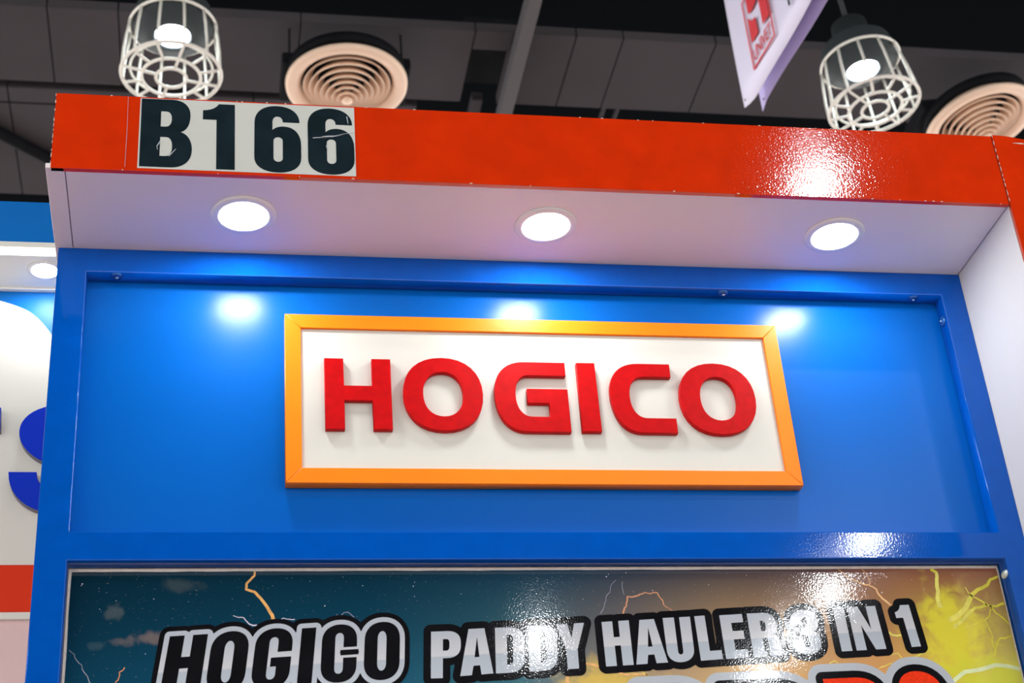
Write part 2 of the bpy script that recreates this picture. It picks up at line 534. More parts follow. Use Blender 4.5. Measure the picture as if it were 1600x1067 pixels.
# dark grey ceiling boards running across the hall; they leave black gaps between
def board_strip(name, pieces):
    e = bpy.data.objects.new(name, None); COL.objects.link(e); e.location = (pieces[0][0], pieces[0][2], ZC)
    e.empty_display_size = 0.2
    structure(e)
    for x0, x1, y0, y1 in pieces:
        box('panel', (x0, y0, ZC), (x1, y1, ZC + 0.06), 'board', e, 0.004)
    return e
p = []
edges = [-6.0, -3.6, -1.9, -0.65, -0.30, 0.62, 1.535]
for a, b in zip(edges, edges[1:]):
    p.append((a, b - 0.006, 4.745, 5.335))
p.append((1.535, 1.735, 4.745, 4.892))
edges = [1.735, 2.077, 2.335, 2.85, 3.9, 4.9, 7.0, 9.0]
for a, b in zip(edges, edges[1:]):
    p.append((a, b - 0.006, 4.745, 5.335))
board_strip('ceiling_panel', p)
# recessed plate above the open hatch
structure(box('ceiling_hatch', (1.50, 4.86, ZC + 0.16), (1.78, 5.36, ZC + 0.2), 'duct'))
p = []
edges = [-6.0, -4.0, -2.2, -0.90, 0.4, 1.3]
for a, b in zip(edges, edges[1:]):
    p.append((a, b - 0.006, 5.395, 5.515))
    p.append((a, b - 0.006, 5.530, 6.37))
board_strip('ceiling_panel', p)
# beam along the hall under the boards and its thin companions
structure(box('trim_1', (1.742, 2.2, S + 4.5), (1.812, 7.0, ZC - 0.002), 'beam', None, 0.004))
structure(box('trim_2', (1.60, 5.34, S + 4.62), (1.66, 7.0, S + 4.68), 'board', None, 0.004))
structure(box('trim_3', (2.36, 5.34, S + 4.64), (2.38, 6.6, S + 4.67), 'board', None, 0.003))
structure(box('trim_4', (2.44, 5.34, S + 4.64), (2.46, 6.6, S + 4.67), 'board', None, 0.003))
cable = link('ceiling_cable', tube_mesh([(-1.6, 5.30, ZC - 0.035), (-0.976, 5.75, ZC - 0.035), (-0.735, 5.965, ZC - 0.035), (0.2, 6.32, ZC - 0.035)], 0.035), 'duct')
tag(cable, 'thick black cable running slantwise under the dark ceiling boards', 'cable')

# ------------------------------------------------------------------ caged high bay lamps
def make_lamp(loc, label, group):
    t = thing('caged_high_bay_lamp', loc, label, 'lamp', group)       # origin: middle of the lens
    def part(name, me, m, par=t):
        o = bpy.data.objects.new(name, me); COL.objects.link(o); me.materials.append(MT[m]); o.parent = par
        return o
    part('housing', lathe_mesh([(0.0, 0.30), (0.09, 0.30), (0.10, 0.17), (0.165, 0.13), (0.175, 0.07), (0.165, 0.035), (0.11, 0.015), (0.082, 0.0), (0.086, -0.004), (0.115, 0.005), (0.18, 0.03), (0.19, 0.075), (0.175, 0.15)], 40), 'housing')
    part('lens', lathe_mesh([(0.0, -0.012), (0.04, -0.010), (0.068, -0.004), (0.078, 0.002), (0.078, 0.01), (0.0, 0.012)], 40), 'lamp_lens')
    part('hanger_rod', tube_mesh([(0, 0, 0.29), (0, 0, ZC - S - 4.0 + 1.6)], 0.012), 'housing')
    g = part('wire_guard', tube_mesh(ring(0.225, -0.222), 0.0085, 8, True), 'cage')
    part('guard_ring', tube_mesh(ring(0.198, 0.055), 0.0075, 8, True), 'cage', g)
    part('guard_ring', tube_mesh(ring(0.186, -0.195), 0.0055, 8, True), 'cage', g)
    part('guard_ring', tube_mesh(ring(0.133, -0.243), 0.0075, 8, True), 'cage', g)
    part('guard_ring', tube_mesh(ring(0.068, -0.246), 0.0075, 8, True), 'cage', g)
    for i in range(12):
        a = 2 * math.pi * (i + 0.5) / 12
        c, s_ = math.cos(a), math.sin(a)
        prof = [(0.196, 0.06), (0.212, -0.04), (0.222, -0.13), (0.226, -0.215), (0.212, -0.236), (0.133, -0.240)]
        if i % 3 == 0:
            prof.append((0.064, -0.243))
        part('guard_wire', tube_mesh([(r * c, r * s_, z) for r, z in prof], 0.0068, 6), 'cage', g)
    sd = bpy.data.lights.new('lamp_beam', 'SPOT')
    sd.energy = LAMP_WATTS; sd.spot_size = math.radians(165); sd.spot_blend = 0.4; sd.shadow_soft_size = 0.09
    sd.color = (0.93, 0.97, 1.0)
    lo = bpy.data.objects.new('lamp_beam', sd); COL.objects.link(lo); lo.parent = t; lo.location = (0, 0, -0.30)
    return t

def copy_tree(o, parent=None):
    c = o.copy(); COL.objects.link(c); c.parent = parent
    for ch in o.children: copy_tree(ch, c)
    return c

lamp0 = make_lamp((-0.010, 4.222, S + 4.0), 'caged high bay lamp hanging above the left end of the red fascia', 'caged lamps of the hall')
bpy.context.view_layer.update()
def add_lamp(x, y, label):
    c = copy_tree(lamp0); c.location = (x, y, S + 4.0); c['label'] = label
    return c
lr = add_lamp(3.375, 4.205, 'caged high bay lamp hanging between the banner and the right air diffuser')
lr.rotation_euler = (math.radians(-2), math.radians(-3.5), math.radians(20))
BEHIND = 'caged high bay lamp hanging over the aisle behind the viewer'
for x, y in ((-3.4, -5.3), (3.27, -5.12), (5.2, -9.3), (3.0, -11.35), (5.27, -10.3), (5.27, -11.3), (5.27, -12.3)):
    add_lamp(x, y, BEHIND)

# ------------------------------------------------------------------ round air diffusers
def make_diffuser(loc, label):
    t = thing('round_air_diffuser', loc, label, 'air diffuser', 'round ceiling air diffusers')
    def part(name, me, m):
        o = bpy.data.objects.new(name, me); COL.objects.link(o); me.materials.append(MT[m]); o.parent = t
        return o
    part('rim', lathe_mesh([(0.245, 0.075), (0.24, 0.045), (0.232, 0.012), (0.255, -0.012), (0.295, -0.016), (0.310, -0.006), (0.312, 0.012), (0.29, 0.02), (0.262, 0.05), (0.25, 0.075)], 56), 'vent')
    cones = [(0.222, 0.050, -0.012), (0.193, 0.034, -0.030), (0.164, 0.018, -0.047), (0.135, 0.002, -0.062), (0.107, -0.014, -0.077), (0.079, -0.030, -0.090), (0.052, -0.046, -0.101)]
    for r, zt, zb in cones:
        ri = r - 0.046
        part('cone_ring', lathe_mesh([(max(ri, 0.004), zt), (r - 0.014, zb + 0.022), (r, zb), (r + 0.002, zb + 0.006), (r - 0.010, zb + 0.028), (max(ri, 0.004) + 0.003, zt + 0.006)], 48), 'vent')
    part('hub', lathe_mesh([(0.0, -0.112), (0.012, -0.110), (0.028, -0.104), (0.02, -0.09), (0.0, -0.085)], 24), 'vent')
    part('duct_collar', lathe_mesh([(0.0, 0.10), (0.19, 0.10), (0.25, 0.06), (0.29, 0.05), (0.30, 0.06), (0.30, 0.10), (0.0, 0.11)], 40), 'duct')
    part('hanger_box', box_mesh((-0.33, -0.05, 0.09), (0.33, 0.27, 0.16), 0.01), 'duct')
    for hx, hy in ((-0.29, 0.0), (0.29, 0.0), (-0.29, 0.22), (0.29, 0.22)):
        part('hanger_rod', tube_mesh([(hx, hy, 0.15), (hx, hy, 0.36)], 0.006, 6), 'duct')
    return t
d0 = make_diffuser((0.850, 4.815, S + 4.25), 'round beige air diffuser peeking over the fascia beside the number sheet')
d1 = copy_tree(d0); d1.location = (4.345, 4.86, S + 4.24); d1['label'] = 'round beige air diffuser above the right end of the fascia, cut by the picture edge'
d1.rotation_euler = (math.radians(-3), math.radians(-9), 0)

# ------------------------------------------------------------------ hanging banners
BA = Vector((2.209, 3.0, S + 2.744)); BH = Vector((0.101, -0.995, 0)).normalized(); BN = Vector((-0.995, -0.101, 0)).normalized()
def banner_sheet(name, off, bottom, mname, length, top, par=None, wave=0.006):
    nx_, nz_ = 24, 10
    me = bpy.data.meshes.new('m')
    vs, fs = [], []
    for side in (0, 1):
        for i in range(nx_ + 1):
            s_ = length * i / nx_
            zb = np.interp(s_, [q[0] for q in bottom], [q[1] for q in bottom])
            for j in range(nz_ + 1):
                z = zb + (top - zb) * j / nz_
                n_ = off + wave * math.sin(9 * s_ + 4 * z) - side * 0.0012
                vs.append(BA + BH * s_ + BN * n_ + Vector((0, 0, z)))
    st = (nx_ + 1) * (nz_ + 1)
    def id_(sd, i, j): return sd * st + i * (nz_ + 1) + j
    for i in range(nx_):
        for j in range(nz_):
            fs.append((id_(0,i,j), id_(0,i,j+1), id_(0,i+1,j+1), id_(0,i+1,j)))
            fs.append((id_(1,i,j), id_(1,i+1,j), id_(1,i+1,j+1), id_(1,i,j+1)))
    for i in range(nx_):
        fs.append((id_(0,i,0), id_(0,i+1,0), id_(1,i+1,0), id_(1,i,0)))
        fs.append((id_(0,i,nz_), id_(1,i,nz_), id_(1,i+1,nz_), id_(0,i+1,nz_)))
    for j in range(nz_):
        fs.append((id_(0,0,j), id_(1,0,j), id_(1,0,j+1), id_(0,0,j+1)))
        fs.append((id_(0,nx_,j), id_(0,nx_,j+1), id_(1,nx_,j+1), id_(1,nx_,j)))
    me.from_pydata([tuple(v) for v in vs], [], fs)
    bm = bmesh.new(); bm.from_mesh(me); bmesh.ops.recalc_face_normals(bm, faces=bm.faces); bm.to_mesh(me); bm.free()
    for q in me.polygons: q.use_smooth = True
    return link(name, me, mname, par)

def banner_print(name, loops, mname, par, lift=0.010):
    me = plate_mesh(loops, 0, 0.0008)
    for v in me.vertices:
        s_, y, z = v.co.x, v.co.y, v.co.z - S
        v.co = BA + BH * s_ + BN * (lift - y) + Vector((0, 0, z))
    return link(name, me, mname, par)

bn = thing('hanging_banner', BA, 'white hanging banner with red numeral logo and UNIVET lettering', 'banner', 'hanging banners')
banner_sheet('vinyl_sheet', 0.0, [(0, -0.004), (0.03, -0.018), (0.12, -0.040), (0.335, -0.026), (0.62, -0.004), (1.2, 0.0)], 'banner', 1.2, 1.25, bn, 0.004)
fr = [rect(0.142, 0.350, 0.062, 0.400), rect(0.151, 0.341, 0.072, 0.391)]
banner_print('logo_frame', fr, 'banner_red', bn)
one = [(0.232, 0.182), (0.232, 0.262), (0.200, 0.262), (0.188, 0.300), (0.232, 0.310), (0.262, 0.345), (0.276, 0.345), (0.276, 0.182)]
banner_print('logo_block', [[(0.166, 0.178), (0.230, 0.178), (0.230, 0.258), (0.196, 0.264), (0.170, 0.302)]], 'banner_red', bn)
banner_print('logo_block', [[(0.276, 0.178), (0.335, 0.178), (0.335, 0.385), (0.290, 0.385), (0.276, 0.345)]], 'banner_red', bn)
banner_print('logo_block', [[(0.180, 0.312), (0.215, 0.303), (0.262, 0.318), (0.272, 0.362), (0.272, 0.385), (0.180, 0.385)]], 'banner_red', bn)
tcv = bpy.data.curves.new('t', 'FONT'); tcv.body = 'UNIVET'; tcv.size = 0.082; tcv.extrude = 0.0004; tcv.align_x = 'CENTER'; tcv.space_character = 0.86
to = bpy.data.objects.new('tmp', tcv); tme = bpy.data.meshes.new_from_object(to); bpy.data.objects.remove(to)
wd = max(v.co.x for v in tme.vertices) - min(v.co.x for v in tme.vertices)
for v in tme.vertices:
    s_ = 0.246 + v.co.x * 0.172 / wd
    v.co = BA + BH * s_ + BN * (0.010 + v.co.z) + Vector((0, 0, 0.092 + v.co.y))
link('lettering', tme, 'banner_red', bn)
banner_print('printed_mark', [[(0.484, 0.085), (0.497, 0.084), (0.492, 0.150), (0.484, 0.150)]], 'ink', bn)
banner_print('eyelet', [oval(0.034, 0.006, 0.005, 0.005)], 'duct', bn)
bk = thing('hanging_banner', BA - BN * 0.075, 'plain lavender banner sheet hanging right behind the white logo banner', 'banner', 'hanging banners')
banner_sheet('vinyl_sheet', -0.075, [(0, -0.012), (0.03, 0.006), (0.6, 0.022), (1.2, 0.03)], 'banner_b', 1.2, 1.25, bk, 0.004)
ey = banner_print('eyelet', [oval(0.036, 0.020, 0.005, 0.005)], 'duct', bk, -0.068)
for sgn, nm in ((bn, 0.0), (bk, -0.075)):
    for s_ in (0.1, 1.1):
        q = BA + BH * s_ + BN * nm
        link('hanging_cord', tube_mesh([(q.x, q.y, BA.z + 1.24), (q.x, q.y, S + 6.2)], 0.003, 6), 'housing', sgn)

# ================================================================== the booth
W = 1.22; D = 0.1686
booth = thing('exhibition_booth', (0.61, 0.0, 0), 'blue and white exhibition booth with red fascia and white soffit', 'booth')
U = (0.0365, 1.1860, -0.392, -0.035)     # upper opening x0 x1 z0 z1
LO = (0.0365, 1.1867, -2.30, -0.4277)    # lower opening
RC = 0.0235                              # depth of both recesses
plate('frame', [rect(0, W, -S, 0), rect(*U), rect(*LO)], 0.0, RC, 'blue_frame', booth, 0.0012)
box('recessed_panel', (U[0] - 0.02, RC + 0.0006, S + U[2] - 0.02), (U[1] + 0.02, RC + 0.009, S + U[3] + 0.02), 'blue_panel', booth)
box('backing_wall', (0.0, RC + 0.010, 0.0), (W, RC + 0.045, S), 'white', booth, 0.001)
# canopy
box('soffit_board', (0.0185, -D, S), (W - 0.0012, 0.045 + RC, S + 0.012), 'white', booth, 0.0006)
box('end_panel', (-0.0042, -D - 0.001, S - 0.0004), (0.0175, 0.045 + RC, S + 0.0065), 'white', booth, 0.0008)
box('end_panel', (0.0030, -D + 0.007, S + 0.0065), (0.0175, 0.045 + RC, S + 0.1092), 'white', booth, 0.0008)
box('joint_line', (0.0174, -D + 0.001, S + 0.0015), (0.0187, 0.0, S + 0.010), 'joint', booth)
box('canopy_top', (0.018, -D + 0.002, S + 0.099), (W, 0.045 + RC, S + 0.1105), 'white', booth, 0.001)
box('fascia_board', (0.0016, -D - 0.0012, S - 0.0004), (W - 0.0006, -D + 0.006, S + 0.1118), 'red', booth, 0.0006)
# chipped edges of the fascia laminate
rnd = random.Random(4)
for i in range(30):
    x = rnd.uniform(0.01, W - 0.01)
    w_ = rnd.uniform(0.001, 0.004)
    up = rnd.random() < 0.35
    z = 0.1114 if up else 0.0002
    plate('chipped_edge', [[(x, z - 0.0006), (x + w_, z - 0.0005), (x + w_ * 0.7, z + 0.0006), (x + w_ * 0.2, z + 0.0005)]], -D - 0.0016, 0.0006, 'raw_edge', booth)
zz = 0.004
while zz < 0.108:
    h = rnd.uniform(0.003, 0.009)
    plate('chipped_edge', [[(0.0010, zz), (0.0010 + rnd.uniform(0.0008, 0.0016), zz + h * 0.4), (0.0012, zz + h)]], -D - 0.0016, 0.0006, 'raw_edge', booth)
    zz += h + rnd.uniform(0.001, 0.010)
# side wall on the right with its red front post
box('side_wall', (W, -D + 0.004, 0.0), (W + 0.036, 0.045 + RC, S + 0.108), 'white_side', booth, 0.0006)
post = [(W + 0.0006, -S), (W + 0.085, -S), (W + 0.085, 0.092), (W + 0.046, 0.1085), (W + 0.020, 0.1128), (W + 0.0006, 0.1135)]
plate('corner_post', [post], -D - 0.0022, 0.0062, 'red', booth, 0.0006)
zz = 0.003
while zz < 0.108:
    h = rnd.uniform(0.004, 0.012)
    plate('chipped_edge', [[(W + 0.0001, zz), (W + 0.0012, zz + h * 0.5), (W + 0.0002, zz + h)]], -D - 0.0027, 0.0006, 'raw_edge', booth)
    zz += h + rnd.uniform(0.001, 0.004)
plate('chipped_edge', [[(W + 0.028, 0.1010), (W + 0.040, 0.0995), (W + 0.046, 0.1000), (W + 0.041, 0.1018)]], -D - 0.0027, 0.0006, 'raw_edge', booth)
# screws in the recess edges
def screw(c, axis):
    prof = [(0.0, 0.0026), (0.0016, 0.0024), (0.0018, 0.0016), (0.0030, 0.0020), (0.0042, 0.0008), (0.0044, -0.0003), (0.0, -0.0003)]
    me = lathe_mesh([(a * 1.75, b * 1.5) for a, b in prof], 20)
    R = Vector((0, 0, 1)).rotation_difference(Vector(axis)).to_matrix().to_4x4()
    me.transform(Matrix.Translation(c) @ R)
    s_ = link('screw', me, 'washer', booth)
    me2 = lathe_mesh([(0.0, 0.0048), (0.0017, 0.0046), (0.0026, 0.0038), (0.0, 0.0034)], 12)
    me2.transform(Matrix.Translation(c) @ R)
    link('screw_head', me2, 'screw', s_)
for x, y in ((0.0735, 0.0088), (0.8741, 0.0098), (1.1482, 0.0098)):
    screw(Vector((x, y, S + U[3])), (0, 0, -1))
screw(Vector((U[1], 0.012, S - 0.0706)), (-1, 0, 0))
glob = lathe_mesh([(0.0, 0.004), (0.003, 0.0035), (0.0055, 0.0015), (0.006, -0.001), (0.0, -0.001)], 18)
for v in glob.vertices: v.co.y *= 1.5
glob.transform(Matrix.Translation((LO[1], 0.010, S - 0.446)) @ Vector((0, 0, 1)).rotation_difference(Vector((-1, 0, 0.2))).to_matrix().to_4x4())
link('glue_blob', glob, 'glue', booth)

# ------------------------------------------------------------------ downlights
def make_downlight(loc, label, group, lensmat='lens', r=0.0305):
    t = thing('recessed_downlight', loc, label, 'downlight', group)
    k = r / 0.0305
    def part(name, prof, m):
        me = lathe_mesh([(a * k, b * k) for a, b in prof], 48)
        o = bpy.data.objects.new(name, me); COL.objects.link(o); me.materials.append(MT[m]); o.parent = t
    part('trim_ring', [(0.0300, 0.001), (0.0306, -0.0022), (0.0318, -0.0026), (0.0372, -0.0022), (0.0403, -0.0010), (0.0408, 0.0004), (0.036, 0.0004)], 'trim')
    part('lens', [(0.0, -0.0032), (0.016, -0.0030), (0.026, -0.0022), (0.0302, -0.0006), (0.0302, 0.0003), (0.0, 0.0004)], lensmat)
    return t
for x, lab in ((0.2295, 'lit round downlight in the soffit below the number sheet'), (0.6140, 'lit round downlight in the middle of the soffit'), (1.0062, 'lit round downlight in the soffit nearest the white side wall')):
    make_downlight((x, -0.0860, S - 0.0006), lab, 'downlights in the booth soffit')

# ------------------------------------------------------------------ orange framed sign
sx0, sx1, sz0, sz1 = 0.2843, 0.9388, -0.3245, -0.0866
SF = 0.0066; RW = 0.0200; SB = RC - 0.0002
sign = thing('framed_sign', (0.61, SB, S + sz0), 'white sign in orange frame with raised red HOGICO letters', 'sign')
g = 0.00025
rails = [[(sx0, sz1), (sx1, sz1), (sx1 - RW, sz1 - RW), (sx0 + RW, sz1 - RW)],
         [(sx0, sz0), (sx1, sz0), (sx1 - RW, sz0 + RW), (sx0 + RW, sz0 + RW)],
         [(sx0, sz0 + g), (sx0, sz1 - g), (sx0 + RW, sz1 - RW - g), (sx0 + RW, sz0 + RW + g)],
         [(sx1, sz0 + g), (sx1, sz1 - g), (sx1 - RW, sz1 - RW - g), (sx1 - RW, sz0 + RW + g)]]
for r_ in rails:
    plate('frame_rail', [r_], SF, SB - SF, 'orange', sign, 0.0007)
box('sign_sheet', (sx0 + RW - 0.001, SF + 0.0042, S + sz0 + RW - 0.001), (sx1 - RW + 0.001, SB - 0.001, S + sz1 - RW + 0.001), 'sign_white', sign)
LF = 0.0026; LT = SF + 0.0042 - LF - 0.00002
letters = [
    ('letter_h', [mm([(333, -153), (356.9, -153), (357.2, -191.9), (392.3, -191.9), (392.5, -153), (416.4, -153), (416.3, -253.2), (392.6, -253.2), (392.3, -212.8), (357.4, -212.8), (357.2, -253.2), (333.2, -253.2)])]),
    ('letter_o', [mm(oval(481.7, -201.8, 50.8, 52.4)), mm(oval(481.6, -202.0, 25.4, 31.7))]),
    ('letter_g', [mm(curve_pts([(642.1, -153.3), (588, -153.3), (547.5, -153.3, 547.5, -200), (547.5, -254, 586, -254), (642.3, -254), (642.5, -192.4), (589.5, -192.4), (589.5, -213), (617.3, -213), (617.3, -232.4), (594, -232.4), (574.4, -232.4, 574.4, -203), (574.4, -173, 592, -173), (641.8, -173)], 0.62, 12))]),
    ('letter_i', [mm([(657.2, -153), (681.6, -152.8), (682, -252.8), (656.6, -252.8)])]),
    ('letter_c', [mm(curve_pts([(781.9, -152.6), (739, -152.6), (698, -152.6, 698, -197), (698, -253.7, 736, -253.7), (781.5, -253.7), (781.8, -232.5), (744, -232.5), (723.7, -232.5, 723.7, -202), (723.7, -172, 744, -172), (781.7, -172)], 0.62, 12))]),
    ('letter_o', [mm(oval(841.4, -202.4, 51.2, 52.5)), mm(oval(842.4, -202.5, 24.6, 32.0))]),
]
for nm, lp in letters:
    plate(nm, lp, LF, LT, 'letter_red', sign, 0.0005)

# ------------------------------------------------------------------ booth number sheet
YS = -D - 0.0014
sheet = thing('booth_number_sheet', (0.232, YS, S), 'white printed sheet reading B166 taped on the red fascia', 'sign')
plate('paper', [rect(0.1016, 0.3626, 0.0036, 0.1095)], YS - 0.0003, 0.0003, 'paper', sheet)
six = lambda dx: [mm(curve_pts([(294.5+dx, 81.4), (274+dx, 81.4), (274+dx, 90, 267.5+dx, 90), (261.4+dx, 90, 261.4+dx, 81), (261.4+dx, 69), (266+dx, 75, 275+dx, 75), (296.3+dx, 75, 296.3+dx, 47), (296.3+dx, 28), (296.3+dx, 4.6, 268+dx, 4.6), (239.5+dx, 4.6, 239.5+dx, 27), (239.5+dx, 80), (239.5+dx, 106.4, 267+dx, 106.4), (294.5+dx, 106.4, 294.5+dx, 81.4)])),
                  mm(slot(262.7+dx, 273.9+dx, 20.8, 58.2))]
chars = [('numeral', [mm(curve_pts([(103.6, 6), (103.2, 108.6), (140, 108.8), (162.2, 108.8, 162.2, 85), (162.2, 63, 151, 59.6), (165, 55, 165, 33), (165, 6, 140, 6)])),
                      mm(curve_pts([(127, 67), (127, 90.3), (133, 90.3), (140, 90.3, 140, 79), (140, 67, 133, 67)])),
                      mm(curve_pts([(127, 22.6), (127, 51.2), (134, 51.2), (141.4, 51.2, 141.4, 37), (141.4, 22.6, 134, 22.6)]))]),
         ('numeral', [mm(curve_pts([(194.2, 6), (193.6, 80.7), (177, 80.7), (177, 94.8), (191, 95, 196, 105.2), (215.5, 105.2), (216.4, 6)]))]),
         ('numeral', six(0)), ('numeral', six(65))]
for nm, lp in chars:
    plate(nm, lp, YS - 0.0006, 0.0003, 'ink', sheet)
# clear tape over the sheet, wrinkled
def film(x0, x1, z0, z1, y):
    me = bpy.data.meshes.new('m'); n1, n2 = 80, 30
    vs, fs = [], []
    r_ = random.Random(9)
    for i in range(n1 + 1):
        for j in range(n2 + 1):
            x = x0 + (x1 - x0) * i / n1; z = z0 + (z1 - z0) * j / n2
            wv = 0.0004 * math.sin(70 * x + 30 * z) * math.sin(50 * z - 20 * x) + 0.0003 * math.sin(160 * x) * math.sin(140 * z)
            vs.append((x, y - 0.0007 - 0.6 * abs(wv), S + z))
    for i in range(n1):
        for j in range(n2):
            a = i * (n2 + 1) + j
            fs.append((a, a + n2 + 1, a + n2 + 2, a + 1))
    me.from_pydata(vs, [], fs)
    for q in me.polygons: q.use_smooth = True
    return me
link('clear_tape', film(0.0868, 0.3665, 0.0022, 0.1112, YS - 0.0004), 'film', sheet)
# creased fold of the tape across the last numeral
crs = [(0.3105, 0.0585), (0.322, 0.0600), (0.334, 0.0612), (0.347, 0.0665), (0.362, 0.0695)]
link('tape_crease', plate_mesh([ribbon(crs[:2] + [(0.3265, 0.0603)] + crs[2:], 0.0012, 0.0004), ribbon([(0.322, 0.0598), (0.329, 0.0615), (0.338, 0.0628), (0.350, 0.0672)], 0.0034, 0.0008)], YS - 0.0018, 0.0004), 'p_grey', sheet)
for pts in ([(0.1275, 0.044), (0.1235, 0.036), (0.1245, 0.031)], [(0.138, 0.022), (0.146, 0.033)], [(0.327, 0.048), (0.3285, 0.040)], [(0.353, 0.094), (0.3545, 0.083)]):
    link('tape_crease', plate_mesh([ribbon(pts, 0.0014, 0.0006)], YS - 0.0018, 0.0004), 'p_grey', sheet)
plate('tape_edge', [ribbon([(0.0872, 0.004), (0.0876, 0.06), (0.0869, 0.110)], 0.0004, 0.0003)], YS - 0.0012, 0.0003, 'p_grey', sheet)

# ------------------------------------------------------------------ poster
YP = RC + 0.0002
poster = thing('advertising_poster', (0.61, YP, S + LO[2]), 'lightning storm poster with HOGICO PADDY HAULER 3 IN 1 lettering', 'poster')
box('white_margin', (LO[0] + 0.0006, YP, S + LO[2] + 0.001), (LO[1] - 0.0006, YP + 0.0010, S + LO[3] - 0.0006), 'p_white', poster)
r_ = random.Random(3)
N = 60
top_e = [(0.0405 + (1.1835 - 0.0405) * i / N, -0.4322 + r_.uniform(-0.0003, 0.0003)) for i in range(N + 1)]
right_e = [(1.1840 + r_.uniform(-0.0004, 0.0004), -0.436 - 1.85 * i / 40) for i in range(41)]
left_e = [(0.0403 + r_.uniform(-0.0005, 0.0005), -2.286 + 1.85 * i / 40) for i in range(41)]
plate('printed_picture', [left_e + top_e + right_e], YP - 0.0003, 0.0002, 'p_print', poster)

T = {
 'H': [[(0, 0), (0, 1), (.39, 1), (.39, .64), (.61, .64), (.61, 1), (1, 1), (1, 0), (.61, 0), (.61, .45), (.39, .45), (.39, 0)]],
 'A': [[(0, 0), (.24, 1), (.74, 1), (1, 0), (.64, 0), (.60, .20), (.40, .20), (.35, 0)], [(.43, .38), (.58, .38), (.505, .82)]],
 'P': [curve_pts([(0, 0), (0, 1), (.55, 1), (1, 1, 1, .76), (1, .66), (1, .42, .55, .42), (.40, .42), (.40, 0)]), curve_pts([(.40, .58), (.40, .83), (.52, .83), (.62, .83, .62, .74), (.62, .67), (.62, .58, .52, .58)])],
 'D': [curve_pts([(0, 0), (0, 1), (.48, 1), (1, 1, 1, .72), (1, .28), (1, 0, .48, 0)]), curve_pts([(.40, .18), (.40, .83), (.50, .83), (.61, .83, .61, .73), (.61, .28), (.61, .18, .50, .18)])],
 'Y': [[(.31, 0), (.31, .42), (0, 1), (.40, 1), (.52, .68), (.64, 1), (1, 1), (.70, .42), (.70, 0)]],
 'U': [curve_pts([(0, 1), (0, .28), (0, 0, .5, 0), (1, 0, 1, .28), (1, 1), (.60, 1), (.60, .25), (.60, .17, .5, .17), (.41, .17, .41, .25), (.41, 1)])],
 'L': [[(0, 0), (0, 1), (.47, 1), (.47, .2), (1, .2), (1, 0)]],
 'E': [[(0, 0), (0, 1), (1, 1), (1, .81), (.47, .81), (.47, .62), (.95, .62), (.95, .43), (.47, .43), (.47, .19), (1, .19), (1, 0)]],
 'R': [curve_pts([(0, 0), (0, 1), (.55, 1), (.96, 1, .96, .77), (.96, .66), (.96, .5, .78, .49), (.95, .48, .95, .30), (.97, .0), (.58, 0), (.57, .33), (.57, .42, .50, .42), (.40, .42), (.40, 0)]), curve_pts([(.40, .58), (.40, .82), (.50, .82), (.58, .82, .58, .74), (.58, .67), (.58, .58, .50, .58)])],
 '3': [curve_pts([(0, .68), (0, .75), (0, 1, .5, 1), (1, 1, 1, .77), (1, .66), (1, .54, .78, .51), (1, .48, 1, .36), (1, .25), (1, 0, .5, 0), (0, 0, 0, .25), (0, .34), (.38, .34), (.38, .25), (.38, .16, .5, .16), (.61, .16, .61, .26), (.61, .35), (.61, .44, .36, .44), (.36, .59), (.60, .59, .60, .68), (.60, .76), (.60, .84, .5, .84), (.38, .84, .38, .75), (.38, .68)])],
 'I': [[(0, 0), (0, 1), (1, 1), (1, 0)]],
 'N': [[(0, 0), (0, 1), (.37, 1), (.66, .46), (.66, 1), (1, 1), (1, 0), (.65, 0), (.34, .58), (.34, 0)]],
 '1': [curve_pts([(.42, 0), (.42, .70), (.0, .70), (.0, .84), (.32, .85, .44, 1), (1, 1), (1, 0)])],
 'O': [curve_pts([(0, .7), (0, 1, .5, 1), (1, 1, 1, .7), (1, .3), (1, 0, .5, 0), (0, 0, 0, .3)]), slot(.37, .62, .16, .84)],
 'C': [curve_pts([(1, .60), (1, .72), (1, 1, .5, 1), (0, 1, 0, .72), (0, .28), (0, 0, .5, 0), (1, 0, 1, .28), (1, .42), (.62, .42), (.62, .24), (.62, .15, .50, .15), (.38, .15, .38, .24), (.38, .76), (.38, .85, .50, .85), (.62, .85, .62, .76), (.62, .60)])],
 'G': [curve_pts([(1, .60), (1, .72), (1, 1, .5, 1), (0, 1, 0, .72), (0, .28), (0, 0, .5, 0), (1, 0, 1, .28), (1, .51), (.46, .51), (.46, .36), (.62, .36), (.62, .24), (.62, .15, .50, .15), (.38, .15, .38, .24), (.38, .76), (.38, .85, .50, .85), (.62, .85, .62, .76), (.62, .60)])],
}
def letter(ch, tl, tr, br, bl):
    out = []
    for lp in T[ch]:
        q = []
        for u, v in lp:
            x = (bl[0]*(1-u) + br[0]*u)*(1-v) + (tl[0]*(1-u) + tr[0]*u)*v
            z = (bl[1]*(1-u) + br[1]*u)*(1-v) + (tl[1]*(1-u) + tr[1]*u)*v
            q.append((x / 1000, z / 1000))
        out.append(q)
    return out
PLY = YP - 0.0003
def flat(name, loops, layer, m, par=poster):
    return plate(name, loops, PLY - 0.00012 * layer, 0.00012, m, par)
def word(items, names, layers, fill):
    """items: (char, tl, tr, br, bl) in mm; layers: offsets from the outside in"""
    shapes = [letter(*it) for it in items]
    alll = [lp for s_ in shapes for lp in s_]
    for i, (nm, off, m_) in enumerate(layers):
        flat(nm, offset_loops(alll, off), 2 + i, m_)
    for it, s_ in zip(items, shapes):
        flat('letter_' + ({'1': 'one', '3': 'three'}.get(it[0], it[0].lower())), s_, 2 + len(layers), fill)

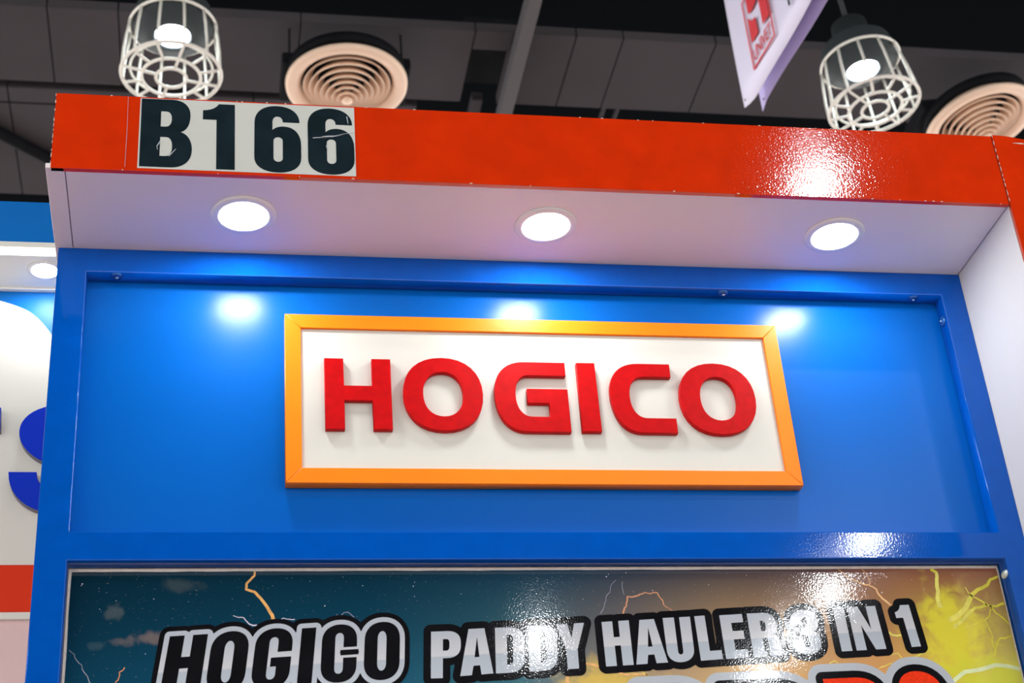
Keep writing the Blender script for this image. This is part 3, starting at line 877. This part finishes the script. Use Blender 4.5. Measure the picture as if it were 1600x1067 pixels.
hog = [('H', (153.5, -511.6), (196.3, -509.2), (187.6, -580.6), (143.4, -583.5)), ('O', (201.9, -507.3), (244.6, -504.8), (236.5, -577.8), (193.2, -580.0)),
       ('G', (251.9, -504.4), (294.4, -501.9), (286.7, -574.1), (243.6, -576.4)), ('I', (303.1, -503.6), (319.8, -502.6), (313.1, -571.6), (296.4, -572.8)),
       ('C', (327.2, -500.2), (367.6, -498.2), (364.0, -568.6), (322.7, -570.2)), ('O', (376.6, -497.5), (417.7, -495.6), (413.9, -566.4), (372.3, -568.0))]
word(hog, None, [('outer_outline', 0.0116, 'p_black'), ('silver_outline', 0.0058, 'p_silver')], 'p_black')
flat('printed_bar', [mm([(347.0, -530.4), (368.0, -529.5), (367.8, -535.7), (346.9, -537.0)])], 5, 'p_black')
words = [
 [('P', (453.5, -509.3), (488.8, -508.3), (485.4, -565.7), (450.5, -566.1)), ('A', (488.9, -506.9), (527.1, -505.2), (524.2, -561.2), (484.9, -564.0)), ('D', (529.8, -505.3), (564.9, -504.2), (561.2, -560.2), (527.2, -561.3)), ('D', (569.7, -503.2), (604.9, -502.1), (601.2, -558.0), (567.2, -559.8)), ('Y', (603.8, -501.8), (638.2, -500.1), (637.4, -556.3), (602.2, -557.9))],
 [('H', (659.8, -499.3), (693.6, -497.5), (693.5, -553.3), (659.7, -554.9)), ('A', (698.1, -497.6), (734.4, -495.7), (735.9, -551.0), (696.8, -553.0)), ('U', (736.0, -495.0), (770.4, -493.6), (770.0, -549.8), (736.2, -551.9)), ('L', (775.9, -493.1), (803.6, -491.4), (804.5, -547.7), (776.8, -549.4)), ('E', (807.5, -492.2), (836.5, -490.7), (837.1, -546.2), (808.4, -547.8)), ('R', (842.6, -490.2), (878.8, -488.9), (881.7, -544.0), (843.6, -546.2))],
 [('3', (897.1, -487.3), (931.7, -485.7), (931.7, -542.1), (895.2, -544.1))],
 [('I', (954.4, -483.6), (968.3, -483.0), (970.1, -539.6), (956.3, -540.1)), ('N', (973.4, -483.0), (1010.3, -481.7), (1014.3, -537.6), (975.7, -539.3))],
 [('1', (1033.7, -481.5), (1055.0, -480.5), (1060.0, -535.0), (1038.9, -536.1))],
]
for wd_ in words:
    word(wd_, None, [('black_outline', 0.0088, 'p_black')], 'p_silver')
big = [('P', (697.6, -586.5), (770.3, -584.0), (774.7, -676), (703.3, -678)), ('P', (796, -583.0), (900, -579.5), (905.5, -676), (800.2, -678)),
       ('R', (925.5, -574.5), (999.1, -572.5), (1008.6, -672), (932.7, -674)), ('O', (1017.2, -566.5), (1075.2, -566.5), (1086.2, -665), (1026.2, -667))]
word(big, None, [('grey_outline', 0.0185, 'p_grey'), ('black_outline', 0.0088, 'p_black')], 'p_red')

# printed lightning
rb = random.Random(11)
def bolt(nm, pts, w0, w1, m_, amt=0.12):
    flat(nm, [ribbon(jag([(x / 1000, z / 1000) for x, z in pts], rb, amt), w0 / 1000, w1 / 1000)], 1, m_)
bolt('printed_bolt', [(248.9, -432.6), (248.4, -437.8), (239.4, -447.5), (238.7, -454.9), (248.1, -457.7), (257.1, -468.0), (264.3, -478.7), (268.8, -486.4), (270.6, -493.1)], 2.2, 4.2, 'p_orange_bolt', 0.05)
bolt('printed_bolt', [(224.2, -487.0), (236.7, -489.9), (240.3, -494.7), (246.5, -499.2), (253.7, -499.2)], 0.7, 1.8, 'p_star')
bolt('printed_bolt', [(43.3, -526.6), (51.6, -538.1), (60.9, -552.8), (67.4, -564.6), (75, -585)], 0.5, 1.1, 'p_pale_bolt')
bolt('printed_bolt', [(104.8, -547.6), (99.1, -553.4), (98.3, -562.4), (95.4, -565.6), (90, -590)], 1.2, 1.0, 'p_copper_bolt')
bolt('printed_bolt', [(275, -493.5), (282, -490.5), (295, -492.5)], 0.6, 1.0, 'p_star')
bolt('printed_bolt', [(346, -491), (352, -484.5), (357, -484), (364, -490.5)], 0.7, 0.7, 'p_pale_bolt', 0.02)
bolt('printed_bolt', [(688.0, -489.7), (690.7, -481.0), (694.0, -474.0), (695.3, -467.0), (704.2, -466.8), (711.3, -464.0), (723.3, -463.4), (733.7, -462.4), (737.0, -470.0), (739.5, -477.9), (746.5, -483.2), (753.6, -487.7)], 2.0, 1.1, 'p_copper_bolt', 0.16)
bolt('printed_bolt', [(691.7, -464.4), (690.7, -458.2), (691.8, -447.6)], 0.7, 0.4, 'p_pale_bolt')
bolt('printed_bolt', [(659.6, -488.6), (666.0, -475.6), (674.2, -461.6), (678.9, -449.3), (683.5, -445.8)], 0.6, 0.4, 'p_pale_bolt')
bolt('printed_bolt', [(971.0, -433), (981.3, -442.3), (992.6, -448.7), (1007.2, -453.5), (1017.0, -459.9), (1019.9, -468.5), (1026.3, -475.6), (1031.5, -481.1)], 0.7, 3.0, 'p_orange_bolt')
bolt('printed_bolt', [(1002.3, -433), (1008.0, -441.6), (1010.5, -448.8), (1008.0, -453.5)], 0.7, 1.2, 'p_orange_bolt')
bolt('printed_bolt', [(1094.3, -433), (1101.1, -437.2), (1099.1, -450.0), (1098.0, -462.7), (1095.1, -472.2), (1096.6, -485)], 3.8, 6.0, 'p_yellow_bolt', 0.06)
bolt('printed_bolt', [(1183.1, -443.2), (1172.5, -447.2), (1166.8, -454.4), (1149.8, -462.3), (1141.3, -467.8), (1138.3, -474.1), (1130.2, -485.1), (1118.6, -494.4), (1104.3, -502.0)], 3.0, 7.5, 'p_yellow_bolt', 0.06)
bolt('printed_bolt', [(1135.7, -457.4), (1138.1, -464.6), (1141.1, -468.6), (1153.0, -475.8), (1159.7, -481.4), (1171.9, -483.8), (1183.0, -479.2)], 1.0, 3.4, 'p_yellow_bolt', 0.08)
bolt('printed_bolt', [(1159.7, -481.4), (1142.9, -485.2), (1131.6, -492.9), (1121.6, -502.2), (1108.5, -511.4)], 3.2, 5.0, 'p_yellow_bolt', 0.06)
bolt('printed_bolt', [(1163.5, -482.2), (1168.4, -491.7), (1177.7, -499.6), (1183.0, -507.5)], 3.0, 1.4, 'p_yellow_bolt', 0.08)
bolt('printed_bolt', [(1165.1, -485.4), (1159.4, -496.3), (1151.6, -502.5), (1137.9, -507.0), (1124.2, -511.6)], 1.8, 1.0, 'p_yellow_bolt')
bolt('printed_bolt', [(1151.6, -502.5), (1155.7, -511.9), (1157.5, -524.3), (1155.0, -538.2)], 1.6, 1.8, 'p_yellow_bolt')
bolt('printed_bolt', [(1183.0, -523.1), (1172.9, -526.1), (1165.8, -526.0), (1159.3, -536.7), (1153.2, -548.8)], 1.8, 3.0, 'p_yellow_bolt')
bolt('printed_bolt', [(1183.5, -566.1), (1169.0, -562.0), (1152.2, -560.3), (1133.8, -565.3), (1111.4, -568.0), (1097.1, -576.7), (1085.9, -585.5)], 5.0, 5.0, 'p_soft_white', 0.02)
bolt('printed_bolt', [(611.2, -590), (612.3, -563.0), (617.5, -552.8), (640.8, -551.6), (660.5, -557.8), (683.0, -565.5), (709.3, -566.0)], 4.5, 2.0, 'p_orange_bolt', 0.05)
bolt('printed_bolt', [(1036, -552), (1028, -543), (1016, -545)], 1.4, 0.8, 'p_yellow_bolt')
bolt('printed_bolt', [(1000, -562), (1016, -556), (1034, -556), (1050, -548), (1066, -541)], 0.9, 1.6, 'p_yellow_bolt')
bolt('printed_bolt', [(938, -555), (946, -552), (950, -557), (947, -563)], 1.2, 0.8, 'p_yellow_bolt')
bolt('printed_bolt', [(1018, -515), (1026, -520), (1036, -520), (1046, -525)], 3.0, 2.0, 'p_yellow_bolt')
bolt('printed_bolt', [(700, -560), (708, -566), (712, -574)], 0.8, 1.4, 'p_yellow_bolt')
# printed stars
stars = [(53, -447, 1.6), (52, -449, 1.0), (92, -468, .9), (74, -478, 1.1), (134, -466, 1.0), (127, -532, 1.0), (313, -445, .9), (330, -476, 1.4), (375, -451, 1.0), (436, -465, 1.0), (435, -452, 1.1), (437, -447, .9), (445, -545, 1.3), (352, -440, .8), (492, -462, .9), (598, -449, .9), (560, -478, .9), (575, -476, .8), (672, -441, 1.6), (675, -438, 1.0), (697, -436, 1.0), (728, -459, 1.2), (640, -470, .8), (800, -452, .9), (850, -440, .9), (1023, -464, 1.9), (1080, -460, 1.2), (1122, -441, 1.0), (1066, -447, .8)]
for i in range(60):
    stars.append((rb.uniform(60, 960), rb.uniform(-492, -436), rb.uniform(0.3, 0.6)))
loops = [[(x/1000 + r/2000*math.cos(a*1.047), z/1000 + r/2000*math.sin(a*1.047)) for a in range(6)] for x, z, r in stars]
so = flat('printed_stars', loops, 1, 'p_star')
so['kind'] = 'stuff'

# ================================================================== the booth next door
NZ, NF, NB = 0.20, 0.3232, 0.4212
nb = thing('neighbouring_booth', (-0.5, NB, 0), 'neighbouring booth in blue and white with blue letters and red stripe', 'booth')
X0, X1 = -1.6, 0.30
box('wall_panel', (X0, NB, S - 0.256), (X1, NB + 0.03, S + NZ + 0.10), 'n_blue', nb)
box('fascia_board', (X0, NF - 0.004, S + NZ + 0.0192), (X1, NF + 0.012, S + 0.2930), 'n_blue', nb, 0.001)
box('soffit_board', (X0, NF + 0.002, S + NZ), (X1, NB, S + NZ + 0.012), 'n_soffit', nb)
box('soffit_edge', (X0, NF - 0.005, S + NZ + 0.0100), (X1, NF + 0.002, S + NZ + 0.0196), 'n_white', nb, 0.0005)
box('light_strip', (X0, NF - 0.0045, S + NZ - 0.0004), (X1, NF + 0.002, S + NZ + 0.0100), 'strip', nb, 0.0008)
box('cornice_trim', (X0, NB - 0.008, S + NZ - 0.004), (X1, NB, S + NZ), 'n_soffit', nb, 0.0005)
# white rounded sign sheet on the blue wall
arc = [(-1.55, -0.256)] + [(-1.55, -0.05)] + [(-0.40 + 0.405 * math.cos(a) * 1.0, -0.085 + 0.300 * math.sin(a)) for a in np.linspace(math.pi * 0.95, 0, 40)] + [(0.005, -0.256)]
arc = [(-0.80, -0.2555), (-0.80, -0.03)] + curve_pts([(-0.80, -0.03), (-0.80, 0.197, -0.42, 0.197), (-0.235, 0.197), (-0.150, 0.197, -0.086, 0.163), (-0.040, 0.138, -0.030, 0.085), (-0.015, 0.02), (0.2, -0.05)], 0.5, 12)[1:] + [(0.2, -0.2555)]
plate('sign_sheet', [arc], NB - 0.003, 0.003, 'n_white', nb, 0.0004)
box('red_stripe', (X0, NB - 0.004, S - 0.3265), (X1, NB + 0.03, S - 0.2560), 'n_red', nb)
box('white_stripe', (X0, NB - 0.006, S - 0.3365), (X1, NB + 0.03, S - 0.3265), 'n_white', nb, 0.0005)
box('lower_panel', (X0, NB, 0.0), (X1, NB + 0.03, S - 0.3365), 'n_white_red_bounce', nb)
# blue letters (only an arm of the first and half the second show)
def ncv(pts, n=10):
    P = [Vector(q) for q in pts]; out = []
    for i in range(len(P) - 1):
        p0 = P[max(i-1, 0)]; p1 = P[i]; p2 = P[i+1]; p3 = P[min(i+2, len(P)-1)]
        for k in range(n):
            t = k / n
            out.append(tuple(0.5 * ((2*p1) + (-p0+p2)*t + (2*p0-5*p1+4*p2-p3)*t*t + (-p0+3*p1-3*p2+p3)*t**3)))
    return out + [tuple(P[-1])]
s_out = curve_pts([(-0.088, -0.118), (-0.049, -0.118), (-0.049, -0.146, -0.018, -0.148), (0.012, -0.148, 0.012, -0.131), (0.012, -0.116, -0.020, -0.108), (-0.078, -0.096, -0.078, -0.052), (-0.078, -0.008, -0.018, -0.008), (0.046, -0.008, 0.048, -0.058), (0.010, -0.058), (0.008, -0.040, -0.018, -0.040), (-0.040, -0.040, -0.040, -0.054), (-0.040, -0.066, -0.008, -0.074), (0.051, -0.088, 0.051, -0.132), (0.051, -0.182, -0.018, -0.182), (-0.086, -0.182, -0.088, -0.118)], 0.58, 10)
t_out = [(-0.260, -0.014), (-0.1065, -0.014), (-0.1045, -0.051), (-0.165, -0.051), (-0.165, -0.178), (-0.200, -0.178), (-0.200, -0.051), (-0.260, -0.051)]
for nm, lp in (('letter_s', s_out), ('letter_t', t_out)):
    lo = plate(nm, [lp], NB - 0.0165, 0.0010, 'n_letter', nb, 0.0002)
    plate('letter_edge', [lp], NB - 0.0155, 0.0125, 'n_letter_side', lo)
dn = make_downlight((-0.056, 0.3635, S + NZ - 0.0006), 'lit downlight in the neighbouring booth soffit, half hidden by the blue frame', 'downlights of the neighbouring booth', 'lens_n', 0.0195)
